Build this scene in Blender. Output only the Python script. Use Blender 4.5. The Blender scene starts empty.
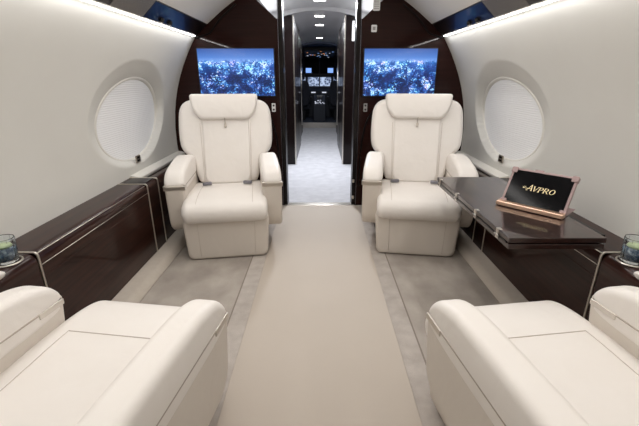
import bpy, bmesh, math, random
from mathutils import Vector, Matrix
random.seed(7)
PI = math.pi
C = bpy.context.scene.collection
sc = bpy.context.scene

# ------------------------------------------------------------------ materials
def mat(name, col, rough=.5, metal=0., coat=0., coat_rough=.03, spec=.5, noise=None, bump=None, emis=None, estr=0., trans=0., ior=1.45, sheen=0.):
    m = bpy.data.materials.new(name); m.use_nodes = True
    nt = m.node_tree; b = nt.nodes['Principled BSDF']
    b.inputs['Base Color'].default_value = (*col, 1)
    b.inputs['Roughness'].default_value = rough
    b.inputs['Metallic'].default_value = metal
    b.inputs['Coat Weight'].default_value = coat
    b.inputs['Coat Roughness'].default_value = coat_rough
    b.inputs['Specular IOR Level'].default_value = spec
    b.inputs['Transmission Weight'].default_value = trans
    b.inputs['IOR'].default_value = ior
    b.inputs['Sheen Weight'].default_value = sheen
    if emis:
        b.inputs['Emission Color'].default_value = (*emis, 1)
        b.inputs['Emission Strength'].default_value = estr
    tc = nt.nodes.new('ShaderNodeTexCoord')
    if noise:   # (scale xyz, colour2, lo, hi, detail)
        mp = nt.nodes.new('ShaderNodeMapping'); mp.inputs['Scale'].default_value = noise[0]
        n = nt.nodes.new('ShaderNodeTexNoise'); n.inputs['Scale'].default_value = 1; n.inputs['Detail'].default_value = noise[4]
        r = nt.nodes.new('ShaderNodeValToRGB')
        r.color_ramp.elements[0].position = noise[2]; r.color_ramp.elements[1].position = noise[3]
        r.color_ramp.elements[0].color = (*col, 1); r.color_ramp.elements[1].color = (*noise[1], 1)
        nt.links.new(tc.outputs['Object'], mp.inputs['Vector']); nt.links.new(mp.outputs['Vector'], n.inputs['Vector'])
        nt.links.new(n.outputs['Fac'], r.inputs['Fac']); nt.links.new(r.outputs['Color'], b.inputs['Base Color'])
    if bump:    # (scale, strength, distance)
        n = nt.nodes.new('ShaderNodeTexNoise'); n.inputs['Scale'].default_value = bump[0]; n.inputs['Detail'].default_value = 3
        bp = nt.nodes.new('ShaderNodeBump'); bp.inputs['Strength'].default_value = bump[1]; bp.inputs['Distance'].default_value = bump[2]
        nt.links.new(tc.outputs['Object'], n.inputs['Vector']); nt.links.new(n.outputs['Fac'], bp.inputs['Height'])
        nt.links.new(bp.outputs['Normal'], b.inputs['Normal'])
    return m

LEA = (.79, .75, .71)
M = {}
M['leather'] = mat('cream_leather', LEA, .42, bump=(260, .12, .002), noise=((6, 6, 6), (.765, .722, .678), .3, .75, 3))
M['leather_shaded'] = mat('cream_leather_shaded', (.63, .575, .515), .48, bump=(260, .12, .002))  # same leather, shade on the upright parts put into the colour
M['seam'] = mat('stitched_seam', (.50, .44, .385), .7)
M['wood'] = mat('dark_gloss_mahogany', (.017, .0052, .0036), .4, spec=.1, coat=.6, coat_rough=.012, noise=((22, 2.2, 40), (.036, .0110, .0072), .35, .7, 5))
M['wood_t'] = mat('dark_gloss_table_mahogany', (.016, .007, .0055), .35, spec=.3, coat=1., coat_rough=.025, noise=((22, 2.2, 40), (.034, .014, .011), .35, .7, 5))
M['wood_f'] = mat('near_black_gloss_veneer', (.006, .003, .003), .4, spec=.1, coat=.35, coat_rough=.05)
M['wood_v'] = mat('dark_gloss_mahogany_panel', (.014, .0040, .0030), .45, spec=.05, coat=.32, coat_rough=.04, noise=((2.5, 2.5, 60), (.023, .0070, .0052), .35, .7, 5))
M['dark'] = mat('black_gloss_lacquer', (.006, .004, .004), .3, spec=.12, coat=.28)
M['black'] = mat('matt_black', (.006, .006, .007), .6)
M['chrome'] = mat('brushed_nickel', (.62, .58, .53), .28, metal=1.)
M['bandm'] = mat('pale_metal_band', (.70, .65, .58), .35, metal=1.)
M['steel'] = mat('dark_steel_edge', (.22, .22, .25), .35, metal=1.)
M['satin'] = mat('satin_metal_trim', (.46, .41, .36), .42, metal=1.)
M['wall'] = mat('sidewall_cloth', (.66, .648, .61), .75, bump=(500, .15, .001), noise=((3, 3, 3), (.64, .627, .588), .3, .7, 4))
M['ceil'] = mat('headliner_leather', (.80, .775, .73), .6, bump=(300, .1, .001))
M['ceilw'] = mat('grey_headliner', (.74, .74, .75), .6)
M['sill'] = mat('cream_sill', (.72, .70, .65), .45)
M['kick'] = mat('carpet_covered_kick', (.50, .445, .385), .95, bump=(400, .4, .003), noise=((30, 30, 30), (.48, .425, .365), .35, .65, 4))
M['runner'] = mat('beige_vinyl_runner', (.475, .415, .355), .62, bump=(120, .08, .002), noise=((2.2, 2.2, 2.2), (.455, .395, .335), .3, .75, 3))
M['fcarpet'] = mat('pale_forward_carpet', (.56, .56, .59), .9, bump=(150, .5, .004), noise=((9, 9, 9), (.46, .46, .49), .3, .7, 6))
M['rose'] = mat('rose_gold_metal', (.92, .64, .48), .38, metal=1.)
M['case'] = mat('dusty_rose_case', (.36, .255, .25), .55)
M['screenblk'] = mat('black_screen_glass', (.003, .003, .004), .12, spec=.15)
M['nightglass'] = mat('night_dark_glass', (.003, .003, .005), .5, spec=.1)
M['gold'] = mat('gold_lettering', (.75, .62, .36), .5, emis=(.75, .62, .36), estr=.45)
M['glass'] = mat('clear_glass', (.93, .97, 1), .02, trans=1., ior=1.45)
M['green'] = mat('lime_green_candle', (.50, .58, .34), .5)
M['blueglass'] = mat('blue_glass_pebbles', (.05, .10, .17), .15, coat=1., noise=((90, 90, 90), (.35, .45, .5), .45, .7, 3))
M['white'] = mat('white_plastic', (.75, .75, .74), .4)
M['grey'] = mat('grey_plate', (.30, .29, .28), .4)
M['mesh'] = mat('grey_speaker_mesh', (.22, .205, .19), .6, noise=((700, 700, 700), (.10, .09, .085), .4, .6, 1))
M['cockgrey'] = mat('cockpit_dark_grey', (.022, .026, .038), .6)
M['cockblue'] = mat('cockpit_blue_grey_floor', (.05, .06, .09), .8)
M['sheep'] = mat('dark_sheepskin', (.018, .02, .03), .9)
M['led'] = mat('light_strip_diffuser', (1, 1, 1), .5, emis=(1, .98, .96), estr=8)
M['wash'] = mat('ceiling_wash_lens', (1, 1, 1), .5, emis=(1, .95, .88), estr=3)
M['downl'] = mat('downlight_lens', (1, 1, 1), .5, emis=(1, .97, .93), estr=14)
M['bluelit'] = mat('blue_lit_display', (.1, .2, .5), .4, emis=(.25, .45, 1), estr=1.0)
M['amber'] = mat('amber_annunciator', (.5, .2, .1), .4, emis=(1, .35, .12), estr=.9)
M['whitelit'] = mat('white_lit_legend', (.5, .5, .5), .4, emis=(.8, .85, 1), estr=.7)

for k_ in ('leather', 'leather_shaded'):
    nt_ = M[k_].node_tree; fine = [n for n in nt_.nodes if n.type == 'BUMP'][0]
    n_ = nt_.nodes.new('ShaderNodeTexNoise'); n_.inputs['Scale'].default_value = 9; n_.inputs['Detail'].default_value = 2; n_.inputs['Distortion'].default_value = .6
    b_ = nt_.nodes.new('ShaderNodeBump'); b_.inputs['Strength'].default_value = .35; b_.inputs['Distance'].default_value = .012
    tc_ = [n for n in nt_.nodes if n.type == 'TEX_COORD'][0]
    nt_.links.new(tc_.outputs['Object'], n_.inputs['Vector']); nt_.links.new(n_.outputs['Fac'], b_.inputs['Height']); nt_.links.new(b_.outputs['Normal'], fine.inputs['Normal'])

def floor_mat():
    m = bpy.data.materials.new('bordered_carpet'); m.use_nodes = True
    nt = m.node_tree; L = nt.links; b = nt.nodes['Principled BSDF']; b.inputs['Roughness'].default_value = .95
    N = nt.nodes.new
    tc = N('ShaderNodeTexCoord'); sx = N('ShaderNodeSeparateXYZ'); L.new(tc.outputs['Object'], sx.inputs[0])
    ab = N('ShaderNodeMath'); ab.operation = 'ABSOLUTE'; L.new(sx.outputs['X'], ab.inputs[0])
    def noise(s, d, scl=(1, 1, 1)):
        mp = N('ShaderNodeMapping'); mp.inputs['Scale'].default_value = scl
        L.new(tc.outputs['Object'], mp.inputs['Vector'])
        n = N('ShaderNodeTexNoise'); n.inputs['Scale'].default_value = s; n.inputs['Detail'].default_value = d
        L.new(mp.outputs['Vector'], n.inputs['Vector']); return n
    def ramp(inp, p0, c0, p1, c1):
        r = N('ShaderNodeValToRGB'); r.color_ramp.elements[0].position = p0; r.color_ramp.elements[1].position = p1
        r.color_ramp.elements[0].color = (*c0, 1); r.color_ramp.elements[1].color = (*c1, 1); L.new(inp, r.inputs['Fac']); return r
    field = ramp(noise(5, 8, (1, .7, 1)).outputs['Fac'], .35, (.305, .268, .235), .66, (.44, .395, .35))
    band = ramp(noise(14, 6).outputs['Fac'], .35, (.40, .355, .32), .68, (.48, .435, .395))
    def step(v, th):
        g = N('ShaderNodeMath'); g.operation = 'GREATER_THAN'; L.new(v, g.inputs[0]); g.inputs[1].default_value = th; return g
    mx = N('ShaderNodeMix'); mx.data_type = 'RGBA'
    L.new(step(ab.outputs[0], .474).outputs[0], mx.inputs['Factor']); L.new(band.outputs['Color'], mx.inputs['A']); L.new(field.outputs['Color'], mx.inputs['B'])
    # carved groove between border and field
    d = N('ShaderNodeMath'); d.operation = 'SUBTRACT'; L.new(ab.outputs[0], d.inputs[0]); d.inputs[1].default_value = .474
    da = N('ShaderNodeMath'); da.operation = 'ABSOLUTE'; L.new(d.outputs[0], da.inputs[0])
    lt = N('ShaderNodeMath'); lt.operation = 'LESS_THAN'; L.new(da.outputs[0], lt.inputs[0]); lt.inputs[1].default_value = .004
    mx2 = N('ShaderNodeMix'); mx2.data_type = 'RGBA'
    L.new(lt.outputs[0], mx2.inputs['Factor']); L.new(mx.outputs['Result'], mx2.inputs['A']); mx2.inputs['B'].default_value = (.23, .195, .165, 1)
    L.new(mx2.outputs['Result'], b.inputs['Base Color'])
    n = noise(220, 3); bp = N('ShaderNodeBump'); bp.inputs['Strength'].default_value = .5; bp.inputs['Distance'].default_value = .004
    L.new(n.outputs['Fac'], bp.inputs['Height']); L.new(bp.outputs['Normal'], b.inputs['Normal'])
    return m
M['carpet'] = floor_mat()

def shade_mat():    # pleated pull-down window shade, with a faint glow painted into the material
    m = mat('pleated_window_shade', (.80, .80, .80), .8, emis=(.93, .95, 1), estr=.06)
    nt = m.node_tree; L = nt.links; b = nt.nodes['Principled BSDF']
    tc = nt.nodes.new('ShaderNodeTexCoord'); w = nt.nodes.new('ShaderNodeTexWave'); w.bands_direction = 'Z'
    w.inputs['Scale'].default_value = 22; w.inputs['Distortion'].default_value = .15
    bp = nt.nodes.new('ShaderNodeBump'); bp.inputs['Strength'].default_value = .4; bp.inputs['Distance'].default_value = .005
    L.new(tc.outputs['Object'], w.inputs['Vector']); L.new(w.outputs['Fac'], bp.inputs['Height']); L.new(bp.outputs['Normal'], b.inputs['Normal'])
    return m
M['shade'] = shade_mat()

def city_mat(seed):  # what the screen is showing: a city at night under a blue sky
    m = bpy.data.materials.new('night_city_screen'); m.use_nodes = True
    nt = m.node_tree; L = nt.links; N = nt.nodes.new; b = nt.nodes['Principled BSDF']
    b.inputs['Base Color'].default_value = (.005, .005, .01, 1); b.inputs['Roughness'].default_value = .2
    tc = N('ShaderNodeTexCoord'); sx = N('ShaderNodeSeparateXYZ'); L.new(tc.outputs['Object'], sx.inputs[0])
    def M2(op, a, c=None):
        n = N('ShaderNodeMath'); n.operation = op
        for i, v in enumerate((a, c)):
            if v is None: continue
            if isinstance(v, (int, float)): n.inputs[i].default_value = v
            else: L.new(v, n.inputs[i])
        return n.outputs[0]
    v = M2('DIVIDE', sx.outputs['Z'], .39)           # 0 bottom .. 1 top
    def ramp(inp, stops):
        r = N('ShaderNodeValToRGB')
        while len(r.color_ramp.elements) < len(stops): r.color_ramp.elements.new(.5)
        for e, (p, c) in zip(r.color_ramp.elements, stops): e.position = p; e.color = (*c, 1)
        L.new(inp, r.inputs['Fac']); return r.outputs['Color']
    sky = ramp(v, [(.72, (.20, .38, .80)), (.82, (.07, .19, .55)), (1., (.022, .075, .30))])
    # perspective: finer towards the horizon
    pers = M2('DIVIDE', 1, M2('MAXIMUM', M2('SUBTRACT', .93, v), .08))
    cx = N('ShaderNodeCombineXYZ')
    L.new(M2('MULTIPLY', sx.outputs['X'], M2('ADD', M2('MULTIPLY', pers, 9), 18)), cx.inputs[0]); L.new(M2('MULTIPLY', pers, 7), cx.inputs[1]); cx.inputs[2].default_value = seed
    vo = N('ShaderNodeTexVoronoi'); vo.inputs['Scale'].default_value = 1.6; L.new(cx.outputs[0], vo.inputs['Vector'])
    mp = N('ShaderNodeMapping'); mp.inputs['Location'].default_value = (seed, 0, 0); L.new(tc.outputs['Object'], mp.inputs['Vector'])
    def nz(scale, det, scl=(1, 1, 1)):
        m3 = N('ShaderNodeMapping'); m3.inputs['Scale'].default_value = scl; L.new(mp.outputs['Vector'], m3.inputs['Vector'])
        n = N('ShaderNodeTexNoise'); n.inputs['Scale'].default_value = scale; n.inputs['Detail'].default_value = det; L.new(m3.outputs['Vector'], n.inputs['Vector']); return n.outputs['Fac']
    def cells(scl):
        m3 = N('ShaderNodeMapping'); m3.inputs['Scale'].default_value = scl; L.new(mp.outputs['Vector'], m3.inputs['Vector'])
        n = N('ShaderNodeTexVoronoi'); n.distance = 'CHEBYCHEV'; n.inputs['Scale'].default_value = 1; L.new(m3.outputs['Vector'], n.inputs['Vector'])
        sp_ = N('ShaderNodeSeparateColor'); L.new(n.outputs['Color'], sp_.inputs[0]); return sp_.outputs[0]
    smn = nz(60, 2)
    big = M2('MULTIPLY', M2('MAXIMUM', M2('SUBTRACT', nz(10, 5), .40), 0), 3.8)
    towers = M2('POWER', cells((34, 1, 24)), 2.0)
    lights = M2('POWER', cells((110, 1, 120)), 4)
    val = M2('ADD', M2('MULTIPLY', towers, M2('ADD', M2('MULTIPLY', big, .75), .08)), M2('MULTIPLY', lights, M2('ADD', M2('MULTIPLY', big, 1.1), .18)))
    haze = ramp(v, [(.40, (0, 0, 0)), (.74, (.34, .34, .34))])
    val = M2('ADD', val, haze)
    city = ramp(val, [(0., (.003, .010, .055)), (.25, (.012, .05, .24)), (.5, (.06, .20, .62)), (.75, (.40, .62, 1.)), (1., (.95, .93, 1.))])
    tint = N('ShaderNodeMix'); tint.data_type = 'RGBA'; tint.blend_type = 'MULTIPLY'; tint.inputs['Factor'].default_value = 1
    L.new(city, tint.inputs['A']); L.new(ramp(nz(9, 2, (1, 1, 1.7)), [(.38, (.45, .95, 1.0)), (.54, (.8, .97, 1)), (.68, (.95, .74, 1))]), tint.inputs['B']); city = tint.outputs['Result']
    mix = N('ShaderNodeMix'); mix.data_type = 'RGBA'
    edge = ramp(M2('ADD', v, M2('MULTIPLY', M2('SUBTRACT', smn, .5), .16)), [(.72, (0, 0, 0)), (.78, (1, 1, 1))])
    L.new(edge, mix.inputs['Factor']); L.new(city, mix.inputs['A']); L.new(sky, mix.inputs['B'])
    L.new(mix.outputs['Result'], b.inputs['Emission Color']); b.inputs['Emission Strength'].default_value = 1.15
    return m

# ------------------------------------------------------------------ geometry helpers
class MB:
    def __init__(s): s.bm = bmesh.new()
    def box(s, x0, x1, y0, y1, z0, z1):
        v = [s.bm.verts.new(p) for p in ((x0,y0,z0),(x1,y0,z0),(x1,y1,z0),(x0,y1,z0),(x0,y0,z1),(x1,y0,z1),(x1,y1,z1),(x0,y1,z1))]
        for f in ((0,3,2,1),(4,5,6,7),(0,1,5,4),(1,2,6,5),(2,3,7,6),(3,0,4,7)): s.bm.faces.new([v[i] for i in f])
        return s
    def prism(s, pts, ax, a, b):
        f = {'x': lambda p, t: (t, p[0], p[1]), 'y': lambda p, t: (p[0], t, p[1]), 'z': lambda p, t: (p[0], p[1], t)}[ax]
        A = [s.bm.verts.new(f(p, a)) for p in pts]; B = [s.bm.verts.new(f(p, b)) for p in pts]; n = len(pts)
        s.bm.faces.new(A); s.bm.faces.new(B[::-1])
        for i in range(n): s.bm.faces.new((A[i], B[i], B[(i+1) % n], A[(i+1) % n]))
        return s
    def puff(s, pts, ax, a, b, r=.03, bulge=0., fn=None, seg=5):
        """solid from a rounded outline whose two ends are rolled over with radius r and optionally pillowed"""
        f = {'x': lambda p, t: (t, p[0], p[1]), 'y': lambda p, t: (p[0], t, p[1]), 'z': lambda p, t: (p[0], p[1], t)}[ax]
        xs = [p[0] for p in pts]; zs = [p[1] for p in pts]
        cx, cz = (min(xs)+max(xs))/2, (min(zs)+max(zs))/2; hx, hz = (max(xs)-min(xs))/2, (max(zs)-min(zs))/2
        sg = 1 if b > a else -1
        rings = []
        def ring(ins, t, k=1.):
            q = [((p[0]-cx)*(hx-ins)/hx*k+cx, (p[1]-cz)*(hz-ins)/hz*k+cz) for p in pts]
            rings.append([Vector(f(p, t)) for p in q])
        for k in (.35, .7): ring(r, a - sg*bulge*(1-k*k), k)
        for i in range(seg+1):
            t = i/seg*PI/2; ring(r*(1-math.sin(t)), a + sg*r*(1-math.cos(t)))
        for i in range(seg, -1, -1):
            t = i/seg*PI/2; ring(r*(1-math.sin(t)), b - sg*r*(1-math.cos(t)))
        for k in (.7, .35): ring(r, b + sg*bulge*(1-k*k), k)
        if fn: rings = [[Vector(fn(v)) for v in R] for R in rings]
        V = [[s.bm.verts.new(v) for v in R] for R in rings]; n = len(pts)
        for A, B in zip(V, V[1:]):
            for i in range(n): s.bm.faces.new((A[i], B[i], B[(i+1) % n], A[(i+1) % n]))
        s.bm.faces.new(V[0]); s.bm.faces.new(V[-1][::-1])
        return s
    def tube(s, pts, r, n=8, closed=False):
        pts = [Vector(p) for p in pts]; m = len(pts); R = []
        for i, p in enumerate(pts):
            t = (pts[(i+1) % m] - pts[i-1]) if closed else (pts[min(i+1, m-1)] - pts[max(i-1, 0)])
            t.normalize(); u = t.cross(Vector((0, 0, 1)))
            if u.length < .05: u = t.cross(Vector((1, 0, 0)))
            u.normalize(); w = t.cross(u)
            R.append([s.bm.verts.new(p + r*(math.cos(2*PI*k/n)*u + math.sin(2*PI*k/n)*w)) for k in range(n)])
        rng = range(m) if closed else range(m-1)
        for i in rng:
            A, B = R[i], R[(i+1) % m]
            for k in range(n): s.bm.faces.new((A[k], B[k], B[(k+1) % n], A[(k+1) % n]))
        if not closed: s.bm.faces.new(R[0]); s.bm.faces.new(R[-1][::-1])
        return s
    def lathe(s, prof, c=(0, 0, 0), n=32):
        R = []
        for r, z in prof:
            R.append([s.bm.verts.new((c[0]+max(r, 1e-5)*math.cos(2*PI*k/n), c[1]+max(r, 1e-5)*math.sin(2*PI*k/n), c[2]+z)) for k in range(n)])
        for A, B in zip(R, R[1:]):
            for k in range(n): s.bm.faces.new((A[k], A[(k+1) % n], B[(k+1) % n], B[k]))
        return s
    def strip(s, rows):   # grid of points
        V = [[s.bm.verts.new(p) for p in r] for r in rows]
        for A, B in zip(V, V[1:]):
            for i in range(len(A)-1): s.bm.faces.new((A[i], A[i+1], B[i+1], B[i]))
        return s
    def map(s, fn):
        for v in s.bm.verts: v.co = Vector(fn(v.co))
        return s
    def build(s, name, m, parent=None, bevel=0, smooth=False, seg=3, loc=None):
        bmesh.ops.remove_doubles(s.bm, verts=s.bm.verts, dist=1e-6)
        bmesh.ops.recalc_face_normals(s.bm, faces=s.bm.faces)
        me = bpy.data.meshes.new(name); s.bm.to_mesh(me); s.bm.free()
        me.materials.append(M[m] if isinstance(m, str) else m)
        o = bpy.data.objects.new(name, me); C.objects.link(o)
        if parent: o.parent = parent
        if loc: o.location = loc
        if smooth or bevel:
            for p in me.polygons: p.use_smooth = True
        if bevel:
            b = o.modifiers.new('bevel', 'BEVEL'); b.width = bevel; b.segments = seg; b.limit_method = 'ANGLE'; b.angle_limit = math.radians(32); b.harden_normals = True
        return o

def tag(o, label, cat, group=None):
    o['label'] = label; o['category'] = cat
    if group: o['group'] = group
    return o
def thing(name, label, cat, loc=(0, 0, 0), rz=0, group=None):
    o = bpy.data.objects.new(name, None); C.objects.link(o); o.location = loc; o.rotation_euler = (0, 0, rz); o.empty_display_size = .1
    return tag(o, label, cat, group)
def struct(o): o['kind'] = 'structure'; return o
def copy_tree(o, parent=None):
    c = o.copy(); C.objects.link(c); c.parent = parent
    for ch in list(o.children): copy_tree(ch, c)
    return c
def rrect(x0, x1, z0, z1, r, n=5):
    out = []
    if not isinstance(r, (tuple, list)): r = (r,)*4    # corners: x1z1, x0z1, x0z0, x1z0
    for (cx, cz, a0, rr) in ((x1-r[0], z1-r[0], 0, r[0]), (x0+r[1], z1-r[1], 90, r[1]), (x0+r[2], z0+r[2], 180, r[2]), (x1-r[3], z0+r[3], 270, r[3])):
        for k in range(n+1):
            a = math.radians(a0 + 90*k/n); out.append((cx+rr*math.cos(a), cz+rr*math.sin(a)))
    return out
def densify(pts, step):
    out = []
    for i, p in enumerate(pts):
        q = pts[(i+1) % len(pts)]; d = math.hypot(q[0]-p[0], q[1]-p[1]); k = max(1, int(d/step))
        for j in range(k): out.append((p[0]+(q[0]-p[0])*j/k, p[1]+(q[1]-p[1])*j/k))
    return out
def smoothpoly(pts, it=3):    # chaikin
    for _ in range(it):
        o = []
        for i, p in enumerate(pts):
            q = pts[(i+1) % len(pts)]
            o.append((p[0]*.75+q[0]*.25, p[1]*.75+q[1]*.25)); o.append((p[0]*.25+q[0]*.75, p[1]*.25+q[1]*.75))
        pts = o
    return pts
def smoothline(pts, it=3):
    for _ in range(it):
        o = [pts[0]]
        for p, q in zip(pts, pts[1:]):
            o.append(tuple(a*.75+b*.25 for a, b in zip(p, q))); o.append(tuple(a*.25+b*.75 for a, b in zip(p, q)))
        o.append(pts[-1]); pts = o
    return pts

# ------------------------------------------------------------------ cabin shell
YB = 3.589          # bulkhead face
YA = -1.6           # aft end of what is built
SEC = [(-.02, 1.25), (.15, 1.28), (.3, 1.31), (.5, 1.336), (.69, 1.341), (.8, 1.335), (.916, 1.320), (1.02, 1.298), (1.133, 1.266), (1.24, 1.225), (1.34, 1.178), (1.43, 1.130), (1.524, 1.071)]
def sx_(z):
    z = max(SEC[0][0], min(SEC[-1][0], z))
    for i in range(len(SEC)-1):
        (a, b), (c, d) = SEC[i], SEC[i+1]
        if z <= c:
            t = (z-a)/(c-a)
            (a0, b0) = SEC[max(i-1, 0)]; (c1, d1) = SEC[min(i+2, len(SEC)-1)]
            m0 = (d-b0)/(c-a0)*(c-a) if c != a0 else d-b; m1 = (d1-b)/(c1-a)*(c-a)
            return (2*t**3-3*t*t+1)*b + (t**3-2*t*t+t)*m0 + (-2*t**3+3*t*t)*d + (t**3-t*t)*m1
    return SEC[-1][1]
WY, WZ, WA, WB = 2.75, .955, .56, .36      # outer edge of the window surround
IY, IZ, IA, IB = 2.835, .905, .455, .282    # the pane itself
def recess(y, z):
    ro = math.hypot((y-WY)/WA, (z-WZ)/WB); ri = math.hypot((y-IY)/IA, (z-IZ)/IB)
    if ro >= 1: return 0.
    if ri <= 1: return .10
    t = (1-ro)/((1-ro)+(ri-1)); return .058*min(1, (t*1.08)**1.15 if t > .1 else t*t*6)
for sg, side in ((-1, 'left'), (1, 'right')):
    ys = [YA, -1, -.4, .2, .8, 1.4, 1.9, 2.1] + [2.19 + .0125*i for i in range(94)] + [3.40, 3.5, YB+.03]
    zs = [-.02, .1, .2, .3, .4, .5] + [.55 + .0125*i for i in range(64)] + [1.38, 1.43, 1.48, 1.524]
    rows = [[(sg*(sx_(z)+recess(y, z)), y, z) for y in ys] for z in zs]
    struct(MB().strip(rows).build('wall_'+side, 'wall', smooth=True))
    # window: shade with a rim ring
    root = bpy.data.objects.new('window_%d' % (1 if sg < 0 else 2), None); C.objects.link(root); struct(root)
    root.location = (sg*(sx_(IZ)+.05), IY, IZ)
    n = 64; bx_ = root.location.x
    def ell(k, kr, dx):
        a = 2*PI*k/n; y = IA*kr*math.cos(a); z = IB*kr*math.sin(a)
        return (sg*(sx_(IZ+z)+dx)-bx_, y, z)
    mb = MB(); rings = [[ell(k, kr, .064) for k in range(n+1)] for kr in (.01, .25, .5, .75, 1.0)]
    mb.strip(rings); mb.build('window_shade', 'shade', root, smooth=True)
    mb = MB(); mb.strip([[ell(k, kr, dx) for k in range(n+1)] for kr, dx in ((1.06, .058), (1.045, .050), (1.015, .049), (.99, .054), (.98, .068))])
    mb.build('window_frame', 'sill', root, smooth=True)

# floor
struct(MB().box(-1.26, 1.26, YA, YB, -.05, 0).build('floor', 'carpet'))
mb = MB()
mb.prism([(-.375, -1.2), (.375, -1.2), (.375, 3.1), (.385, 3.3), (.39, YB-.045), (-.39, YB-.045), (-.385, 3.3), (-.375, 3.1)], 'z', .0005, .007)
tag(mb.build('carpet_runner', 'runner', bevel=.002), 'long plain beige vinyl runner covering the aisle carpet', 'carpet runner')

# kick strips along the sidewalls
for sg, side in ((-1, 'left'), (1, 'right')):
    pr = [(1.26, .0), (1.26, .040), (1.07, .040), (1.045, .036), (1.022, .016), (1.012, .0)]
    o = MB().prism([(sg*a, b) for a, b in pr], 'y', YA, YB-.002).build('baseboard_'+side, 'kick', bevel=.008)
    struct(o)

# ceiling (headliner) and aft closing wall
CE = [(.955, 1.625), (.80, 1.745), (.66, 1.835), (.50, 1.905), (.3, 1.95), (0, 1.965)]
pr = smoothline(CE, 2)
full = [(-a, b) for a, b in pr] + [(a, b) for a, b in pr[::-1][1:]]
struct(MB().strip([[(x, y, z) for x, z in full] for y in (YA, -.5, .6, 1.7, 2.8, YB-.004)]).build('ceiling', 'ceil', smooth=True))
struct(MB().box(-1.36, 1.36, YA-.05, YA, -.05, 2.0).build('wall_back', 'wall'))
# overhead service panels along each side
def psu(sg, y0, y1, m, name, label, extra=None):
    t = thing(name, label, 'overhead panel', (sg*1.0, y0, 1.58))
    P = [(1.042, 1.533), (1.052, 1.545), (1.0, 1.64), (.957, 1.628), (.952, 1.617)]
    MB().prism([(sg*(a-1.0), b-1.58) for a, b in P], 'y', 0, y1-y0).build('panel', m, t, bevel=.003)
    return t
psu(-1, 2.50, YB-.03, 'dark', 'overhead_service_panel', 'glossy black overhead panel above the left wall, next to the bulkhead')
psu(1, 2.52, YB-.03, 'dark', 'overhead_service_panel', 'glossy black overhead panel above the right wall, next to the bulkhead')
psu(-1, 2.12, 2.50, 'mesh', 'speaker_panel', 'grey overhead speaker panel above the left wall')
psu(1, 2.12, 2.52, 'mesh', 'speaker_panel', 'grey overhead speaker panel above the right wall')
for sg, w in ((-1, 'left'), (1, 'right')):
    psu(sg, 1.86, 2.12, 'dark', 'overhead_trim_panel', 'short black overhead panel above the %s wall, nearer than the speaker' % w)
    psu(sg, YA, 1.86, 'ceil', 'overhead_valance_panel', 'long cream overhead panel running aft above the %s wall' % w)
# light strips
for sg, w in ((-1, 'left'), (1, 'right')):
    t = thing('light_strip', 'thin glowing white light strip along the top of the %s wall' % w, 'light strip', (sg*1.06, 1.0, 1.53))
    MB().prism([(sg*a, b) for a, b in ((.012, -.004), (.010, .004), (-.002, .000), (-.001, -.005))], 'y', YA-1.0, YB-1.035).build('diffuser', 'led', t)
    MB().prism([(sg*a, b) for a, b in ((.0125, -.004), (.026, .014), (-.014, .006), (-.0025, .001), (.010, .0045))], 'y', YA-1.0, YB-1.035).build('housing', 'sill', t)
    for i, yy in enumerate((2.74, 2.88)):
        k = thing('reading_light', 'small black swivel reading light under the %s overhead panel, %s' % (w, ('the nearer of the pair', 'the one nearer the bulkhead')[i]), 'reading light', (sg*1.022, yy, 1.545))
        MB().lathe([(0, -.012), (.012, -.012), (.016, -.006), (.016, .012), (0, .012)], n=20).build('housing', 'black', k, smooth=True)
        MB().lathe([(0, -.016), (.008, -.016), (.009, -.011), (0, -.011)], n=16).build('lens', 'chrome', k, smooth=True)
# ceiling wash lights of the cabin (above the frame)
for sg, w in ((-1, 'left'), (1, 'right')):
    t = thing('ceiling_wash_light', 'long warm white wash light recessed in the cabin ceiling, %s of the centre' % w, 'ceiling light', (sg*.33, 1.0, 1.93))
    MB().box(-.05, .05, -1.3, 2.2, -.012, -.004).build('lens', 'wash', t, bevel=.002)
    MB().box(-.06, .06, -1.31, 2.21, -.006, .004).build('housing', 'sill', t, bevel=.002)

# bulkhead (dark gloss wall with the doorway)
for sg, side in ((-1, 'left'), (1, 'right')):
    outer = [(sx_(z), z) for z in [0, .15, .3, .45, .6, .75, .9, 1.0, 1.1, 1.2, 1.3, 1.4, 1.47, 1.524]] + [(1.0, 1.60)] + [(a, b+.01) for a, b in pr if a > .56]
    inner = [(.56, 1.90), (.52, 1.80), (.352, 1.655), (.352, 0)]
    poly = [(sg*a, b) for a, b in outer + inner]
    struct(MB().prism(poly, 'y', YB, YB+.05).build('wall_front' if sg < 0 else 'wall_front.001', 'wood_v', bevel=.003))
    # rim rolled round the edge of the bulkhead, where the overhead panel meets it
    rim = [(1.062, 1.515), (1.0, 1.535), (.945, 1.548), (.925, 1.565), (.85, 1.66), (.70, 1.775)]
    struct(MB().tube([(sg*a, YB-.006, b) for a, b in smoothline(rim, 2)], .007).build('trim_1' if sg < 0 else 'trim_2', 'dark', smooth=True))
    # door jamb
    j = MB().box(min(sg*.315, sg*.352), max(sg*.315, sg*.352), YB-.01, YB+.14, 0, 1.94).build('trim_3' if sg < 0 else 'trim_4', 'dark', bevel=.004)
    struct(j)
    j = MB().box(min(sg*.353, sg*.357), max(sg*.353, sg*.357), YB-.014, YB-.009, 0, 1.9).build('trim_5' if sg < 0 else 'trim_6', 'steel', bevel=.002)
    struct(j)
    j = MB().box(min(sg*.312, sg*.316), max(sg*.312, sg*.316), YB+.10, YB+.11, 0, 1.9).build('trim_7' if sg < 0 else 'trim_8', 'steel', bevel=.002)
    struct(j)
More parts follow.
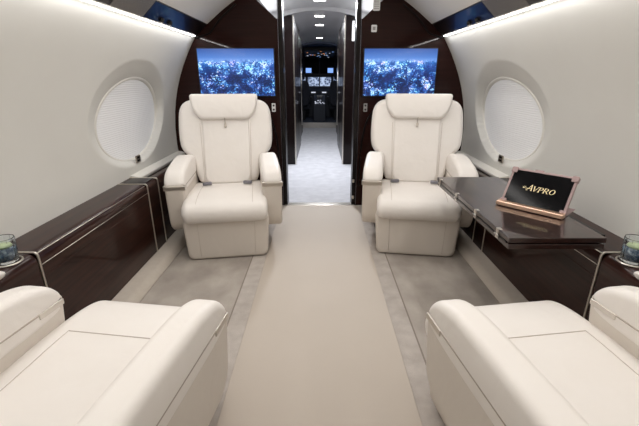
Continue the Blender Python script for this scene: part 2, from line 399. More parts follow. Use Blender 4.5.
# arched shelf-like moulding round each front seat on the bulkhead
for sg, w in ((-1, 'left'), (1, 'right')):
    t = tag(MB().tube([(sg*a, YB-.006, b) for a, b in smoothline([(.30+.08, .2), (.385, .55), (.42, .80), (.50, .93), (.62, 1.0)], 3)], .008).build('bulkhead_moulding', 'dark', smooth=True), 'dark curved moulding on the bulkhead behind the %s facing seat' % w, 'moulding')
# threshold strip
struct(MB().box(-.345, .345, YB-.04, YB+.05, 0, .012).build('trim_9', 'chrome', bevel=.004))

# ------------------------------------------------------------------ forward passage
struct(MB().box(-1.0, 1.0, YB+.02, 9.9, -.05, .002).build('floor.001', 'fcarpet'))
arc = [(x, 2.035 - .22*(x*x)) for x in [-1.0+.1*i for i in range(21)]]
struct(MB().strip([[(x, y, z) for x, z in arc] for y in (YB+.05, 5.0, 5.44)]).build('ceiling.001', 'ceilw', smooth=True))
arc2 = [(x, 1.995 - .3*(x*x)) for x in [-1.0+.1*i for i in range(21)]]
struct(MB().strip([[(x, y, z) for x, z in arc2] for y in (5.40, 7.0, 9.9)]).build('ceiling.002', 'ceilw', smooth=True))
struct(MB().prism([(x, z+.05) for x, z in arc] + [(x, z) for x, z in arc2[::-1]], 'y', 5.40, 5.44).build('trim_10', 'ceilw'))
for sg, nm in ((-1, 'wall_left'), (1, 'wall_right')):
    struct(MB().box(min(sg*.62, sg*.66), max(sg*.62, sg*.66), YB+.05, 5.42, 0, 1.96).build(nm+'.001', 'wood_f'))
    struct(MB().box(min(sg*.98, sg*1.02), max(sg*.98, sg*1.02), YB+.05, 12.3, 0, 2.0).build(nm+'.002', 'wood_f'))
    # entry-area floor courtesy light tubes
    struct(MB().tube([(sg*.605, YB+.2, .012), (sg*.605, 5.38, .012)], .008).build('trim_11' if sg < 0 else 'trim_12', 'led'))
# vestibule closets (tall boxes with chrome framed door)
def closet(sg, y0, y1, xin, name, label, cat, top=1.95):
    t = thing(name, label, cat, (sg*xin, y0, 0))
    w = .97-xin
    MB().box(min(0, sg*w), max(0, sg*w), 0, y1-y0, .005, top).build('body', 'wood_f', t, bevel=.006)
    MB().box(min(-sg*.008, sg*.004), max(-sg*.008, sg*.004), .05, (y1-y0)*.48, .08, top-.1).build('door', 'wood_f', t, bevel=.004)
    MB().box(min(-sg*.008, sg*.004), max(-sg*.008, sg*.004), (y1-y0)*.52, (y1-y0)-.05, .08, top-.1).build('door', 'wood_f', t, bevel=.004)
    MB().box(min(-sg*.012, sg*.006), max(-sg*.012, sg*.006), -.004, .012, .005, top).build('edge_trim', 'chrome', t, bevel=.002)
    return t
g1 = closet(-1, 5.44, 7.15, .345, 'galley_cabinet', 'tall dark gloss galley cabinet on the left of the forward passage', 'cabinet')
g2 = closet(1, 5.44, 7.15, .335, 'galley_cabinet', 'tall dark gloss galley cabinet on the right of the forward passage', 'cabinet')
c1 = closet(-1, 7.6, 9.0, .385, 'crew_closet', 'narrow dark closet on the left just before the cockpit', 'cabinet')
c2 = closet(1, 7.6, 9.0, .385, 'crew_closet', 'narrow dark closet on the right just before the cockpit', 'cabinet')
for t, sg in ((c1, -1), (c2, 1)):
    MB().tube([(-sg*.035, .10, .3), (-sg*.035, .10, 1.7)], .012).build('grab_rail', 'chrome', t, smooth=True)
# long lit mirror panel on the left vestibule side, placard and small fittings on the right
def facing_plate(name, label, cat, x, y, z, w, h, m, deep=.008):
    t = thing(name, label, cat, (x, y, z)); MB().puff(rrect(-w/2, w/2, -h/2, h/2, min(w, h)*.15), 'y', 0, -deep, .002).build('plate', m, t, smooth=True)
    return t
p = facing_plate('placard', 'tall white instruction placard on the right galley cabinet front', 'placard', .452, 5.438, 1.762, .058, .24, 'white')
mb = MB()
for i in range(9): mb.box(-.016, .016 - .006*(i % 3), -.0095, -.0078, .095-.022*i, .099-.022*i)
mb.build('print', 'grey', p)
for (x, z, lab) in ((-.417, .938, 'small white outlet plate on the bulkhead beside the left facing seat'), (.418, .938, 'small dark outlet plate on the bulkhead beside the right facing seat')):
    p = facing_plate('outlet', lab, 'outlet', x, YB, z, .034, .075, 'white' if x < 0 else 'grey')
    mb = MB()
    for dz in (-.018, .018): mb.lathe([(0, -.001), (.009, -.001), (.009, .001), (0, .001)], n=16); mb.bm.verts.ensure_lookup_table(); [setattr(v, 'co', Vector((v.co.x, -.008+v.co.z*1.2, v.co.y+dz))) for v in list(mb.bm.verts)[-64:]]
    mb.build('socket', 'black', p)
p = facing_plate('light_switch', 'small white square switch high on the right bulkhead', 'switch', .466, YB, 1.59, .048, .056, 'white')
MB().box(-.011, .011, -.011, -.007, -.013, .013).build('rocker', 'grey', p)
p = facing_plate('air_vent', 'pale slatted vent plate at the top of the right bulkhead', 'vent', .478, YB, 1.80, .06, .15, 'white')
mb = MB()
for i in range(8): mb.box(-.022, .022, -.0105, -.0075, -.06+.016*i, -.056+.016*i)
mb.build('slats', 'grey', p)
for (x, z, w) in ((.328, .25, 'upper'), (.328, .085, 'lower')):
    t = thing('latch', '%s silver door latch on the right doorway jamb' % w, 'latch', (x, YB-.01, z))
    MB().puff(rrect(-.010, .010, -.016, .016, .004), 'y', 0, -.006, .002).build('plate', 'chrome', t, smooth=True)
# downlights down the passage
for i, (y, dz, lab) in enumerate(((4.90, 2.033, 'nearest square downlight in the passage ceiling, just inside the door'), (5.80, 1.993, 'second square downlight in the passage ceiling'), (6.75, 1.993, 'third square downlight in the passage ceiling'), (8.9, 1.993, 'farthest downlight in the passage ceiling, by the cockpit'))):
    t = thing('downlight', lab, 'ceiling light', (0, y, dz))
    MB().box(-.075, .075, -.06, .06, -.008, .0).build('bezel', 'ceilw', t, bevel=.002)
    MB().box(-.06, .06, -.045, .045, -.012, -.007).build('lens', 'downl', t, bevel=.002)

# ------------------------------------------------------------------ cockpit
struct(MB().box(-1.0, 1.0, 9.7, 12.3, -.05, .12).build('floor.002', 'cockblue'))
struct(MB().box(-.98, .98, 9.68, 9.70, .0, .13).build('trim_13', 'chrome'))
struct(MB().strip([[(x, y, z-.04) for x, z in arc2] for y in (9.9, 11, 12.3)]).build('ceiling.003', 'cockgrey', smooth=True))
struct(MB().box(-1.0, 1.0, 12.3, 12.34, 0, 2.0).build('wall_front.002', 'cockgrey'))
t = thing('instrument_panel', 'cockpit instrument panel with four lit displays', 'instrument panel', (0, 11.3, .12))
MB().prism([(-.15, .0), (.3, 0), (.3, 1.12), (-.02, 1.12), (-.04, .78), (-.15, .70)], 'x', -.95, .95).build('dashboard', 'cockgrey', t, bevel=.02)
MB().puff(rrect(-.95, .95, 1.10, 1.18, .03), 'y', -.14, .3, .02).build('glare_shield', 'black', t, smooth=True)
def disp_mat():
    m = mat('flight_display', (.01, .01, .02), .2)
    nt = m.node_tree; b = nt.nodes['Principled BSDF']; tc = nt.nodes.new('ShaderNodeTexCoord'); v = nt.nodes.new('ShaderNodeTexVoronoi'); v.inputs['Scale'].default_value = 16
    r = nt.nodes.new('ShaderNodeValToRGB'); r.color_ramp.elements[0].position = .2; r.color_ramp.elements[1].position = .7
    r.color_ramp.elements[0].color = (.03, .05, .12, 1); r.color_ramp.elements[1].color = (.5, .62, .85, 1)
    nt.links.new(tc.outputs['Object'], v.inputs['Vector']); nt.links.new(v.outputs['Distance'], r.inputs['Fac']); nt.links.new(r.outputs['Color'], b.inputs['Emission Color']); b.inputs['Emission Strength'].default_value = .9
    return m
M['disp'] = disp_mat()
for x in (-.55, -.17, .17, .55):
    MB().box(x-.155, x+.155, -.060, -.03, .84, 1.075).build('display', 'disp', t, bevel=.004)
for x in (-.30, .30):
    MB().box(x-.075, x+.075, -.165, -.13, 1.19, 1.31).build('guidance_display', 'bluelit', t, bevel=.004)
    MB().box(x-.09, x+.09, -.13, .05, 1.16, 1.33).build('display_housing', 'black', t, bevel=.01)
for x in (-.17, .13):
    MB().box(x-.06, x+.06, -.165, -.14, .66, .69).build('lit_legend', 'whitelit', t)
t = thing('centre_pedestal', 'cockpit centre pedestal with throttle levers between the pilot seats', 'pedestal', (0, 10.45, .12))
MB().prism([(-.45, .0), (.68, 0), (.68, .62), (.2, .50), (-.45, .42)], 'x', -.16, .16).build('body', 'cockgrey', t, bevel=.02)
for x in (-.06, -.02, .02, .06): MB().tube([(x, .25, .48), (x, .2, .62)], .012).build('throttle_lever', 'chrome', t, smooth=True)
for i in range(14):
    x = random.uniform(-.12, .12); y = random.uniform(-.4, .1)
    MB().box(x-.012, x+.012, y-.012, y+.012, .43+(y+.45)*.12, .447+(y+.45)*.12).build('button', 'whitelit', t)
t = thing('overhead_switch_panel', 'cockpit overhead switch panel with small amber and blue lights', 'switch panel', (0, 10.6, 1.74))
MB().prism([(-.35, .16), (.6, .0), (.6, -.06), (-.35, .08)], 'x', -.40, .40).build('panel', 'black', t, bevel=.01)
for mm, nm, nn in (('amber', 'amber_light', 6), ('bluelit', 'blue_light', 8), ('whitelit', 'white_light', 8)):
    for i in range(nn):
        x = random.uniform(-.35, .35); y = random.uniform(-.3, .5); z = .08-(y+.35)*.147
        MB().box(x-.014, x+.014, y-.012, y+.012, z-.008, z+.0).build(nm, mm, t)
# windscreen panes (night outside) with pillars
t = thing('windscreen', 'dark cockpit windscreen above the glare shield', 'windscreen', (0, 12.2, 1.30))
for x0, x1 in ((-.92, -.48), (-.45, -.02), (.02, .45), (.48, .92)):
    MB().puff(rrect(x0, x1, .0, .42, .05), 'y', 0, .02, .004).build('pane', 'nightglass', t, smooth=True)
MB().box(-.95, .95, .021, .05, -.05, .47).build('frame', 'cockgrey', t, bevel=.01)
def pilot_seat():
    t = thing('pilot_seat', 'x', 'seat', (0, 0, .12))
    MB().puff(rrect(-.24, .24, .28, .40, .04), 'y', -.22, .26, .04).build('seat', 'sheep', t, smooth=True)
    MB().puff(smoothpoly([(-.22, .36), (.22, .36), (.25, .6), (.24, .95), (.15, 1.0), (-.15, 1.0), (-.24, .95), (-.25, .6)], 2), 'y', -.34, -.20, .04).build('backrest', 'sheep', t, smooth=True)
    MB().puff(rrect(-.13, .13, 1.01, 1.16, .05), 'y', -.33, -.23, .03).build('headrest', 'sheep', t, smooth=True)
    MB().box(-.12, .12, -.18, .18, 0, .29).build('base', 'black', t, bevel=.02)
    for s in (-1, 1): MB().puff(rrect(-.2, .2, .55, .60, .02), 'x', s*.25, s*.31, .015).build('armrest', 'black', t, smooth=True)
    return t
ps = pilot_seat(); ps.location = (-.50, 10.45, .12); ps['label'] = 'dark pilot seat on the left side of the cockpit'; ps['group'] = 'pilot seats'
p2 = copy_tree(ps); p2.location = (.50, 10.45, .12); p2['label'] = 'dark pilot seat on the right side of the cockpit'

# ------------------------------------------------------------------ television screens
for sg, w in ((-1, 'left'), (1, 'right')):
    cx = -.727 if sg < 0 else .704
    t = thing('television', 'flat television showing a night city skyline, mounted above the %s facing seat' % w, 'television', (cx, YB-.03, 1.04), 0, 'bulkhead televisions')
    hw = .33 if sg < 0 else .315
    MB().puff(rrect(-hw-.008, hw+.008, -.006, .398, .008), 'y', .030, -.003, .004).build('bezel', 'black', t, smooth=True)
    MB().box(-hw, hw, -.006, -.0025, .002, .390).build('screen', city_mat(3.1 if sg < 0 else 7.7), t)

# ------------------------------------------------------------------ side ledges
XL, ZL, YF, YN = 1.145, .53, 2.66, 1.39
def ledge_prof(x0, x1, z0, z1, r=.045, n=10):     # rounded top inboard corner (x0 inboard)
    return [(x1, z0), (x1, z1)] + [(x0+r-r*math.sin(PI/2*k/n), z1-r+r*math.cos(PI/2*k/n)) for k in range(n+1)] + [(x0, z0)]
for sg, w in ((-1, 'left'), (1, 'right')):
    def P(pr): return [(sg*(a-XL), b) for a, b in pr]
    t = thing('side_ledge_cabinet', 'long dark gloss wooden side ledge under the %s window' % w, 'cabinet', (sg*XL, 0, 0))
    MB().prism(P([(1.315, .42), (1.338, ZL)] + ledge_prof(XL, 1.3, .42, ZL)[2:]), 'y', YN+.012, 2.43).build('top', 'wood', t, smooth=False, bevel=.001)
    MB().prism(P([(1.29, .042), (1.315, .42), (XL, .42), (XL, .042)]), 'y', YN+.012, 2.43).build('side_panel', 'wood', t, bevel=.002)
    for (ia, iz, iw) in ((XL+.045*(1-math.cos(PI*.27)), ZL-.045+.045*math.sin(PI*.27), .0022), (XL, ZL-.058, .0016)):
        MB().tube([(sg*(ia-XL), YN+.014, iz), (sg*(ia-XL), 2.428, iz)], iw, 6).build('edge_inlay', 'bandm', t, smooth=True)
    # inner section between the two metal bands
    MB().prism(P([(1.29, .042), (1.338, ZL)] + ledge_prof(XL, 1.3, .042, ZL)[2:]), 'y', 2.442, 2.60).build('band_section', 'wood', t, bevel=.001)
    # metal bands: wrap over the top and down the side
    for y0 in (YN, 2.43, 2.60):
        path = smoothline([(1.337, ZL+.001), (1.25, ZL+.001), (XL+.03, ZL+.001), (XL-.001, ZL+.001), (XL-.001, ZL-.04), (XL-.001, .3), (XL-.001, .045)], 3)
        mb = MB(); rows = [[(sg*(a-XL), y0, b), (sg*(a-XL), y0+.009, b)] for a, b in path]
        mb.strip([r for r in rows]); o = mb.build('metal_band', 'bandm', t, smooth=True)
        so = o.modifiers.new('solid', 'SOLIDIFY'); so.thickness = .006; so.offset = 0
    MB().prism(P(rrect(1.165, 1.305, ZL+.001, ZL+.004, .001)), 'y', 2.455, 2.59).build('tray_lid', 'dark', t, bevel=.001)
    # forward low section beside the facing seat
    MB().prism(P([(1.28, .042), (1.275, .50)] + ledge_prof(XL+.005, 1.27, .042, .520)[2:]), 'y', 2.614, YB-.01).build('forward_section', 'wood', t, bevel=.001)
    MB().prism(P([(1.274, .505), (1.272, .525), (1.285, .535), (1.338, .545), (1.335, .505)]), 'y', 2.614, YB-.01).build('sill', 'sill', t, bevel=.004)
    # near section beside the near seat
    MB().prism(P([(1.29, .042), (1.338, ZL)] + ledge_prof(XL, 1.3, .042, ZL)[2:]), 'y', -.6, YN-.002).build('near_section', 'wood', t, bevel=.001)
    # cup holder ring
    mb = MB(); mb.lathe([(.044, 0), (.044, .004), (.049, .004), (.050, 0)], n=32); mb.map(lambda v: (sg*(1.200-XL)+v.x, 1.315+v.y, ZL+v.z))
    mb.build('cup_holder_ring', 'chrome', t, smooth=True)
        # glass with lime candle
    g = thing('glass_tumbler', 'cut glass tumbler with a lime green filling on the %s ledge beside the near seat' % w, 'glass', (sg*1.200, 1.315, ZL+.002))
    mb = MB(); mb.lathe([(0, 0), (.034, 0), (.038, .006), (.042, .095), (.040, .097), (.0385, .095), (.034, .012), (0, .010)], n=12)
    mb.build('tumbler', 'glass', g, smooth=False)
    MB().lathe([(0, .0125), (.031, .0125), (.036, .058), (0, .058)], n=24).build('pebbles', 'blueglass', g, smooth=True)
    MB().lathe([(0, .0585), (.022, .0585), (.028, .064), (.024, .071), (0, .074)], n=24).build('filling', 'green', g, smooth=True)
    # small switch below the window
    s = thing('shade_switch', 'small bronze window shade switch below the %s window' % w, 'switch', (sg*(sx_(.632)-.001), 2.775, .632), 0)
    MB().puff(rrect(-.034, .034, -.026, .026, .006), 'x', sg*.004, -sg*.006, .002).build('plate', 'satin', s, smooth=True)
    for dz in (-.011, .011): MB().puff(rrect(-.020, .020, dz-.006, dz+.006, .003), 'x', -sg*.004, -sg*.0075, .001).build('button', 'dark', s, smooth=True)

# ------------------------------------------------------------------ the seats
SH = .26
def lean(piv_y, piv_z, ang):
    c, s = math.cos(ang), math.sin(ang)
    def f(v):
        y, z = v[1]-piv_y, v[2]-piv_z
        return Vector((v[0], piv_y + y*c - z*s, piv_z + y*s + z*c))
    return f
def make_seat(name, arm_top, recline, near):
    """faces +Y; origin on the floor under the cushion centre"""
    t = thing(name, 'x', 'seat')
    # pedestal / leg rest body
    MB().puff(rrect(-.20, .20, .0, .06, .01), 'y', -.24, .19, .01).build('plinth', 'leather_shaded', t, smooth=True)
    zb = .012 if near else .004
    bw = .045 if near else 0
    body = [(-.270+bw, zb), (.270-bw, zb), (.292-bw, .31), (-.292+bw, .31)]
    MB().puff(smoothpoly(densify(body, .08), 2), 'y', -.27, .315, .022, .0).build('leg_rest', 'leather_shaded', t, smooth=True)
    for s in (-1, 1): MB().tube([(s*.185, .3155, .030), (s*.19, .317, .27)], .0013, 5).build('leg_rest_seam', 'seam', t, smooth=True)
    # cushion
    prof = smoothpoly([(-.27, .29), (.10, .285), (.30, .275), (.345, .28), (.375, .33), (.36, .39), (.30, .425), (.12, .438), (-.10, .425), (-.27, .42)], 3)
    MB().puff(prof, 'x', -SH-(.0 if near else .022), SH+(.0 if near else .022), .045, .004, seg=6).build('cushion', 'leather', t, smooth=True)
    def top(y):     # cushion surface height on the upper side
        best = 0
        for i, p in enumerate(prof):
            q = prof[(i+1) % len(prof)]
            if (p[0]-y)*(q[0]-y) <= 0 and p[0] != q[0]:
                z = p[1] + (q[1]-p[1])*(y-p[0])/(q[0]-p[0]); best = max(best, z)
        return best
    if near:
        for s in (-1, 1): MB().tube([(s*.178, y, top(y)+.0004) for y in [-.25+.0281*i for i in range(14)]], .0014, 5).build('cushion_seam', 'seam', t, smooth=True)
        MB().tube([(x, .115, top(.115)+.0004) for x in [-.178+.0178*i for i in range(21)]], .0018, 5).build('cushion_seam', 'seam', t, smooth=True)
    else:
        for s in (-1, 1):
            MB().tube([(s*.185, y, top(y)+.0006) for y in [-.25+.03*i for i in range(20)]] + [(s*.185, .3495, .34)], .0014, 5).build('cushion_seam', 'seam', t, smooth=True)
    # backrest
    f0 = lean(-.16, .42, recline)
    def f(v): return f0((v[0]*1.02, v[1], .42+(v[2]-.40)*1.05)) - Vector((0, .12 if near else 0, 0))
    half = [(0, .40), (.20, .40), (.235, .46), (.25, .54), (.27, .60), (.335, .655), (.35, .74), (.348, .88), (.338, .96), (.30, 1.01), (.22, 1.03), (0, 1.03)]
    outl = smoothpoly([p for p in half[1:-1]] + [(-a, b) for a, b in half[::-1][1:-1]], 2)
    MB().puff(outl, 'y', -.28, -.155, .042, .012, fn=f, seg=6).build('backrest', 'leather', t, smooth=True)
    cp = smoothpoly(densify([(-.168, .40), (.168, .40), (.180, .98), (-.180, .98)], .1), 2)
    MB().puff(cp, 'y', -.20, -.137, .018, .006, fn=f).build('back_panel', 'leather', t, smooth=True)
    for s in (-1, 1): MB().tube([f((s*(.174+.012*k/6), -.1405, .42+.07*k)) for k in range(7)], .0014, 5).build('back_seam', 'seam', t, smooth=True)
    hp = smoothpoly(densify([(-.250, 1.046), (.250, 1.046), (.246, 1.0), (.232, .93), (.175, .862), (-.175, .862), (-.232, .93), (-.246, 1.0)], .05), 2)
    h = MB().puff(hp, 'y', -.20, -.098, .022, .006, fn=f).build('headrest', 'leather', t, smooth=True)
    mb = MB(); mb.tube([f(Vector((p[0]*.985, -.118, (p[1]-.955)*.975+.955))) for p in hp], .0026, 5, closed=True); mb.build('piping', 'seam', h, smooth=True)
    mb = MB(); mb.tube([f((0, -.100, .87)), f((0, -.112, .853)), f((0, -.126, .835))], .003, 6); mb.puff([(a*.8, b) for a, b in rrect(-.011, .011, .805, .835, .004)], 'y', -.132, -.120, .002, fn=f)
    mb.build('pull_tab', 'satin', t, smooth=True)
    # seat belt halves
    for s in (() if near else (-1, 1)):
        mb = MB(); mb.puff(rrect(-.030, .035, -.014, .014, .006), 'z', .0, .022, .004)
        mb.map(lambda v: (s*.150 + v.x*math.cos(s*.25) - v.y*math.sin(s*.25), -.075 + v.y*math.cos(s*.25) + v.x*math.sin(s*.25)+.0, .434+v.z + (.0 if not near else 0)))
        mb.build('belt_buckle', 'steel', t, smooth=True)
    # arms
    for s in (-1, 1):
        at = arm_top; xi, xo = (s*.234, s*.334) if near else (s*.240, s*.373)
        yf = .190 if near else .240; yb = -.50 if near else -.26; zl = .088 if near else .10; k_ = 0 if near else 1
        # padded top: side profile
        pf = smoothpoly([(yb+.02, at-.15), (yf-.012, at-.16), (yf-.006, at-zl-.005), (yf+.002, at-zl+.012), (yf-.035, at-.030), (yf-.10, at-.004), (yf-.20, at+.008+.006*k_), (yb+.16, at+.008+.026*k_), (yb+.02, at+.0+.026*k_), (yb-.01, at-.04)], 3)
        MB().puff(pf, 'x', xi, xo, .030 if near else .032, .003, seg=7).map(lambda v, s=s: v if near else (v[0] + s*.018*(v[1]+.26)/.5, v[1], v[2])).build('armrest', 'leather', t, smooth=True)
        # metal line under the pad with a wider plate at the front end
        pr_ = .0036 if near else .0034; xa, xb = sorted((xi-s*pr_, xo+s*pr_))
        def sp(v, s=s): return v if near else (v[0] + s*.018*(v[1]+.26)/.5, v[1], v[2])
        tr = MB().box(xa, xb, yb+.03, yf-.014+.010*k_, at-zl-.006, at-zl+.001).map(sp).build('arm_trim', 'satin', t, bevel=.003)
        pl = rrect(0, 1, 0, 1, .01)
        ya = yf-.11
        mb = MB().box(xa-.0012, xb+.0012, ya if near else yf-.05, yf-.012+.012*k_, at-zl-.020-.012*k_, at-zl+.001).map(sp); mb.build('latch_plate', 'chrome', tr, bevel=.004)
        # shell below
        dn = .25 if near else .17
        pb = smoothpoly(densify([(yb, dn), (yf-.09, dn), (yf-.03, dn+.05), (yf+.003, at-zl+.022), (yb, at-zl+.022)], .07), 1)
        MB().puff(pb, 'x', xi+s*.002, xo-s*.001, .020, .0).map(sp).build('arm_panel', 'leather_shaded', t, smooth=True)
    # carrier frame behind and below, joins arms and base
    MB().puff(rrect(-.375, .375, .22, .38, .03), 'y', -.30, -.255, .015).build('rear_shell', 'leather_shaded', t, smooth=True)
    return t
def orient(sd, x, y, deg): sd.location = (x, y, 0); sd.rotation_euler = (0, 0, math.radians(deg))
fs = make_seat('executive_seat', .618, .31, False)
orient(fs, -.682, 2.715, 180+9); fs['label'] = 'cream leather seat facing us under the left television'; fs['group'] = 'cream leather cabin seats'
f2 = copy_tree(fs); orient(f2, .722, 2.755, 180-8.5); f2['label'] = 'cream leather seat facing us under the right television, behind the table'
ns = make_seat('executive_seat', .600, .90, True)
orient(ns, -.643, .880, -8); ns['label'] = 'cream leather seat in the left foreground, seen from behind, beside the left ledge'; ns['group'] = 'cream leather cabin seats'
n2 = copy_tree(ns); orient(n2, .692, .880, 8); n2['label'] = 'cream leather seat in the right foreground, seen from behind, below the table'
# padded bolsters between near seats and ledges
for sg, w in ((-1, 'left'), (1, 'right')):
    t = tag(MB().puff(smoothpoly([(.55, .534), (1.15, .534), (1.19, .545), (1.18, .568), (1.10, .588), (.9, .595), (.55, .595)], 3), 'x', sg*1.09, sg*1.20, .024, .004).build('side_cushion', 'leather', smooth=True), 'x', 'cushion')
    t['label'] = 'rounded cream leather cushion on the %s ledge beside the near seat' % w

# ------------------------------------------------------------------ folding table
t = thing('folding_table', 'dark gloss folding table with chrome hinges, opened in front of the right facing seat', 'table', (.75, 1.38, .56))
MB().box(0, .388, 0, .975, .019, .041).build('upper_leaf', 'wood_t', t, bevel=.003)
MB().box(.004, .388, .004, .970, -.010, .012).build('lower_leaf', 'wood_t', t, bevel=.003)
MB().box(.40, .46, .10, .86, -.027, .012).build('mount', 'dark', t, bevel=.003)
for y in (.10, .34, .61, .91):
    mb = MB().box(-.004, .014, y-.011, y+.011, .0400, .0420); mb.box(-.003, .0, y-.011, y+.011, .000, .0420)
    mb.tube([(-.004, y-.018, .0155), (-.004, y+.018, .0155)], .004); mb.build('hinge', 'chrome', t, bevel=.0008)
MB().box(-.001, .385, .02, .95, .0122, .0188).build('hinge_rail', 'dark', t)

# ------------------------------------------------------------------ tablet on the table
BL = Vector((.905, 1.815, .6055)); BR = Vector((1.098, 1.600, .6055))
u = (BR-BL).normalized(); nrm = Vector((u.y, -u.x, 0))       # towards the camera side
if nrm.dot(Vector((0, 0, 0)) - BL) < 0: nrm = -nrm
upv = (Vector((0, 0, .165)) - nrm*.10).normalized(); fw = u.cross(upv)
if fw.dot(nrm) < 0: fw = -fw
TW = (BR-BL).length
t = thing('tablet_computer', 'tablet in a dusty rose case with AVPRO on its black screen, standing on the table', 'tablet', BL)
def TB(a, b, c): return u*a + upv*b + fw*c      # a along, b up the screen, c out of it
def tbox(a0, a1, b0, b1, c0, c1):
    mb = MB().box(a0, a1, b0, b1, c0, c1); return mb.map(lambda v: TB(v.x, v.y, v.z))
H_ = .195
mb = MB().puff(rrect(0, TW, .016, H_, .010), 'z', -.014, .0, .003); mb.map(lambda v: TB(v.x, v.y, v.z)).build('case', 'case', t, smooth=True)
tbox(.012, TW-.012, .012, H_-.010, -.001, .0022).build('screen', 'screenblk', t, bevel=.001)
for a, b in ((0, H_), (TW, H_), (TW, .004), (0, .004)):      # corner bumpers
    sa = 1 if a == 0 else -1; sb = 1 if b < .1 else -1
    x0, x1 = sorted((a-sa*.003, a+sa*.026)); y0, y1 = sorted((b-sb*.003, b+sb*.026))
    mb = MB().puff(rrect(x0, x1, y0, y1, .006), 'z', -.017, .006, .003); mb.map(lambda v: TB(v.x, v.y, v.z)).build('corner_bumper', 'case', t, smooth=True)
tbox(.02, TW*.42, -.001, .012, -.004, .005).build('edge_clip', 'case', t, bevel=.002)
tbox(.10, .14, H_-.001, H_+.006, -.010, -.002).build('side_button', 'case', t, bevel=.001)
# stand: rose gold lip and folded back plate resting on the table
def wbox(a0, a1, d0, d1, z0, z1):               # along the base, d towards the viewer, z up
    mb = MB().box(a0, a1, d0, d1, z0, z1); return mb.map(lambda v: u*v.x + nrm*v.y + Vector((0, 0, v.z)))
wbox(-.006, TW+.004, -.002, .034, -.0025, .020).build('stand_lip', 'rose', t, bevel=.005)
wbox(.0, TW, -.16, .0, -.0025, .003).build('stand_base', 'case', t, bevel=.002)
mb = MB(); q = [TB(.05, .16, -.016), TB(TW-.05, .16, -.016)]; b2 = [u*(TW-.05)-nrm*.155+Vector((0, 0, .006)), u*.05-nrm*.155+Vector((0, 0, .006))]
vs = [mb.bm.verts.new(p) for p in q+b2]; mb.bm.faces.new(vs); o = mb.build('stand_strut', 'case', t); so = o.modifiers.new('s', 'SOLIDIFY'); so.thickness = .004
# lettering: slanted serif capitals made of thin strokes
SER = .012
def stroke(mb, p, q, w0, w1=None):
    w1 = w0 if w1 is None else w1
    mb.bm.faces.new([mb.bm.verts.new((x, y, 0)) for x, y in ((p[0]-w0/2, p[1]), (p[0]+w0/2, p[1]), (q[0]+w1/2, q[1]), (q[0]-w1/2, q[1]))])
def hstroke(mb, x0, x1, y, w):
    mb.bm.faces.new([mb.bm.verts.new(c+(0,)) for c in ((x0, y-w/2), (x1, y-w/2), (x1, y+w/2), (x0, y+w/2))])
def arcs(mb, cx, cy, rx, ry, a0, a1, thin, thick, n=24):
    prev = None
    for k in range(n+1):
        a = math.radians(a0+(a1-a0)*k/n); w = thin + (thick-thin)*abs(math.cos(a))
        o_ = mb.bm.verts.new((cx+(rx+w/2)*math.cos(a), cy+(ry+thin/2)*math.sin(a), 0)); i_ = mb.bm.verts.new((cx+(rx-w/2)*math.cos(a), cy+(ry-thin/2)*math.sin(a), 0))
        if prev: mb.bm.faces.new((prev[0], o_, i_, prev[1]))
        prev = (o_, i_)
TH, TK = .07, .15
def letter(ch):
    mb = MB()
    if ch == 'A':
        stroke(mb, (.05, 0), (.48, 1.12), TH); stroke(mb, (.85, 0), (.48, 1.12), TK, TK*.8); hstroke(mb, -.75, .72, .36, .07); hstroke(mb, -.06, .2, .02, .05); hstroke(mb, .68, 1.0, .02, .05)
        arcs(mb, -.55, .50, .20, .14, 90, 270, .05, .08); hstroke(mb, -.55, -.35, .64, .05)
    if ch == 'V':
        stroke(mb, (.08, .9), (.42, 0), TK, TK*.6); stroke(mb, (.80, .9), (.42, 0), TH); hstroke(mb, -.05, .25, .88, .05); hstroke(mb, .66, .95, .88, .05)
    if ch in 'PR':
        stroke(mb, (.15, 0), (.15, .9), TK*.85); hstroke(mb, 0, .32, .02, .05); hstroke(mb, 0, .45, .88, .05); arcs(mb, .42, .665, .24, .215, -90, 90, .05, TK); hstroke(mb, .15, .45, .45, .05)
    if ch == 'R': stroke(mb, (.38, .45), (.78, 0), TK); hstroke(mb, .70, .95, .02, .05)
    if ch == 'O': arcs(mb, .46, .45, .36, .42, 0, 360, .06, TK, 36)
    return mb
lx = 0
for ch, adv in (('A', .92), ('V', .94), ('P', .84), ('R', .96), ('O', .9)):
    mb = letter(ch); sc_ = .0265
    a0 = .095
    def place(v, lx=lx): 
        x = (v.x + lx + v.y*.28); return TB(a0 + x*sc_, .090 + v.y*sc_*1.05, .0030)
    mb.map(place); o = mb.build('letter', 'gold', t); so = o.modifiers.new('s', 'SOLIDIFY'); so.thickness = .0006
    lx += adv

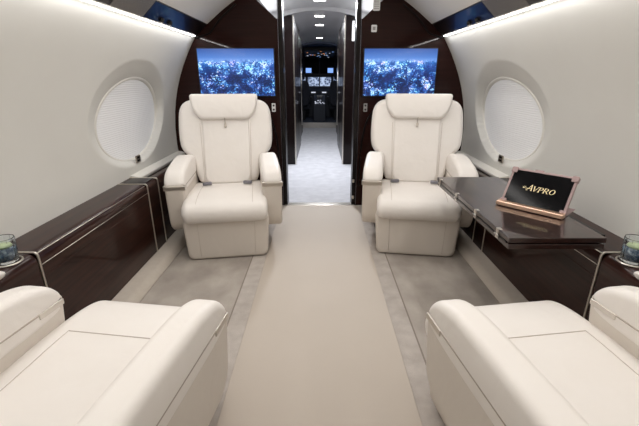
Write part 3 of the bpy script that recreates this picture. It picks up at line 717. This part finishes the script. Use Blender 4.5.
# ------------------------------------------------------------------ lamps
def area(name, loc, sx, sy, power, col, rot=(0, 0, 0), par=None, spread=180):
    d = bpy.data.lights.new(name, 'AREA'); d.shape = 'RECTANGLE'; d.size = sx; d.size_y = sy; d.energy = power; d.color = col; d.spread = math.radians(spread)
    o = bpy.data.objects.new(name, d); C.objects.link(o); o.location = loc; o.rotation_euler = rot; return o
for sg in (-1, 1):
    area('ceiling_wash_lamp', (sg*.33, 1.85, 1.915), .10, 2.6, 7.2, (1, .97, .94))
    area('strip_lamp', (sg*1.048, 1.0, 1.519), .008, 5.0, 6.5, (1, .99, .98), (0, math.radians(sg*4), 0))
for sg in (-1, 1):    # unseen fill lamps added near the overhead panels to brighten the ceiling
    area('ceiling_fill_lamp', (sg*.90, 1.0, 1.71), .03, 3.3, 8.5, (1, .98, .955), (0, math.radians(sg*125), 0))
for y, pw in ((4.90, 40), (5.9, 16), (6.75, 10), (8.9, 4)):
    area('downlight_lamp', (0, y, 1.975), .12, .09, pw, (.92, .95, 1.0))
for sg in (-1, 1):    # hidden fill lamps, added to lift the entry ceiling
    area('entry_fill_lamp', (sg*.57, 4.5, 1.83), .04, 1.4, 1.8, (.97, .98, 1.0), (0, math.radians(sg*150), 0))
area('cockpit_fill_lamp', (0, 10.6, 1.9), .6, .5, 2.5, (.35, .5, 1.0))  # added dim blue fill, no fixture of its own
w = bpy.data.worlds.new('world'); sc.world = w; w.use_nodes = True
w.node_tree.nodes['Background'].inputs['Color'].default_value = (.05, .06, .09, 1); w.node_tree.nodes['Background'].inputs['Strength'].default_value = .3

# ------------------------------------------------------------------ camera
cam = bpy.data.cameras.new('camera'); co = bpy.data.objects.new('camera', cam); C.objects.link(co)
cam.sensor_width = 36; cam.lens = 380/639*36; cam.clip_start = .02
co.location = (0, 0, 1.2); co.rotation_euler = (math.radians(90-19.69), 0, 0)
sc.camera = co
sc.view_settings.view_transform = 'Standard'; sc.view_settings.look = 'None'; sc.view_settings.gamma = 1; sc.view_settings.exposure = 0.13; sc.view_settings.use_curve_mapping = False
sc.cycles.use_denoising = True
sc.cycles.max_bounces = 10; sc.cycles.diffuse_bounces = 5; sc.cycles.glossy_bounces = 5
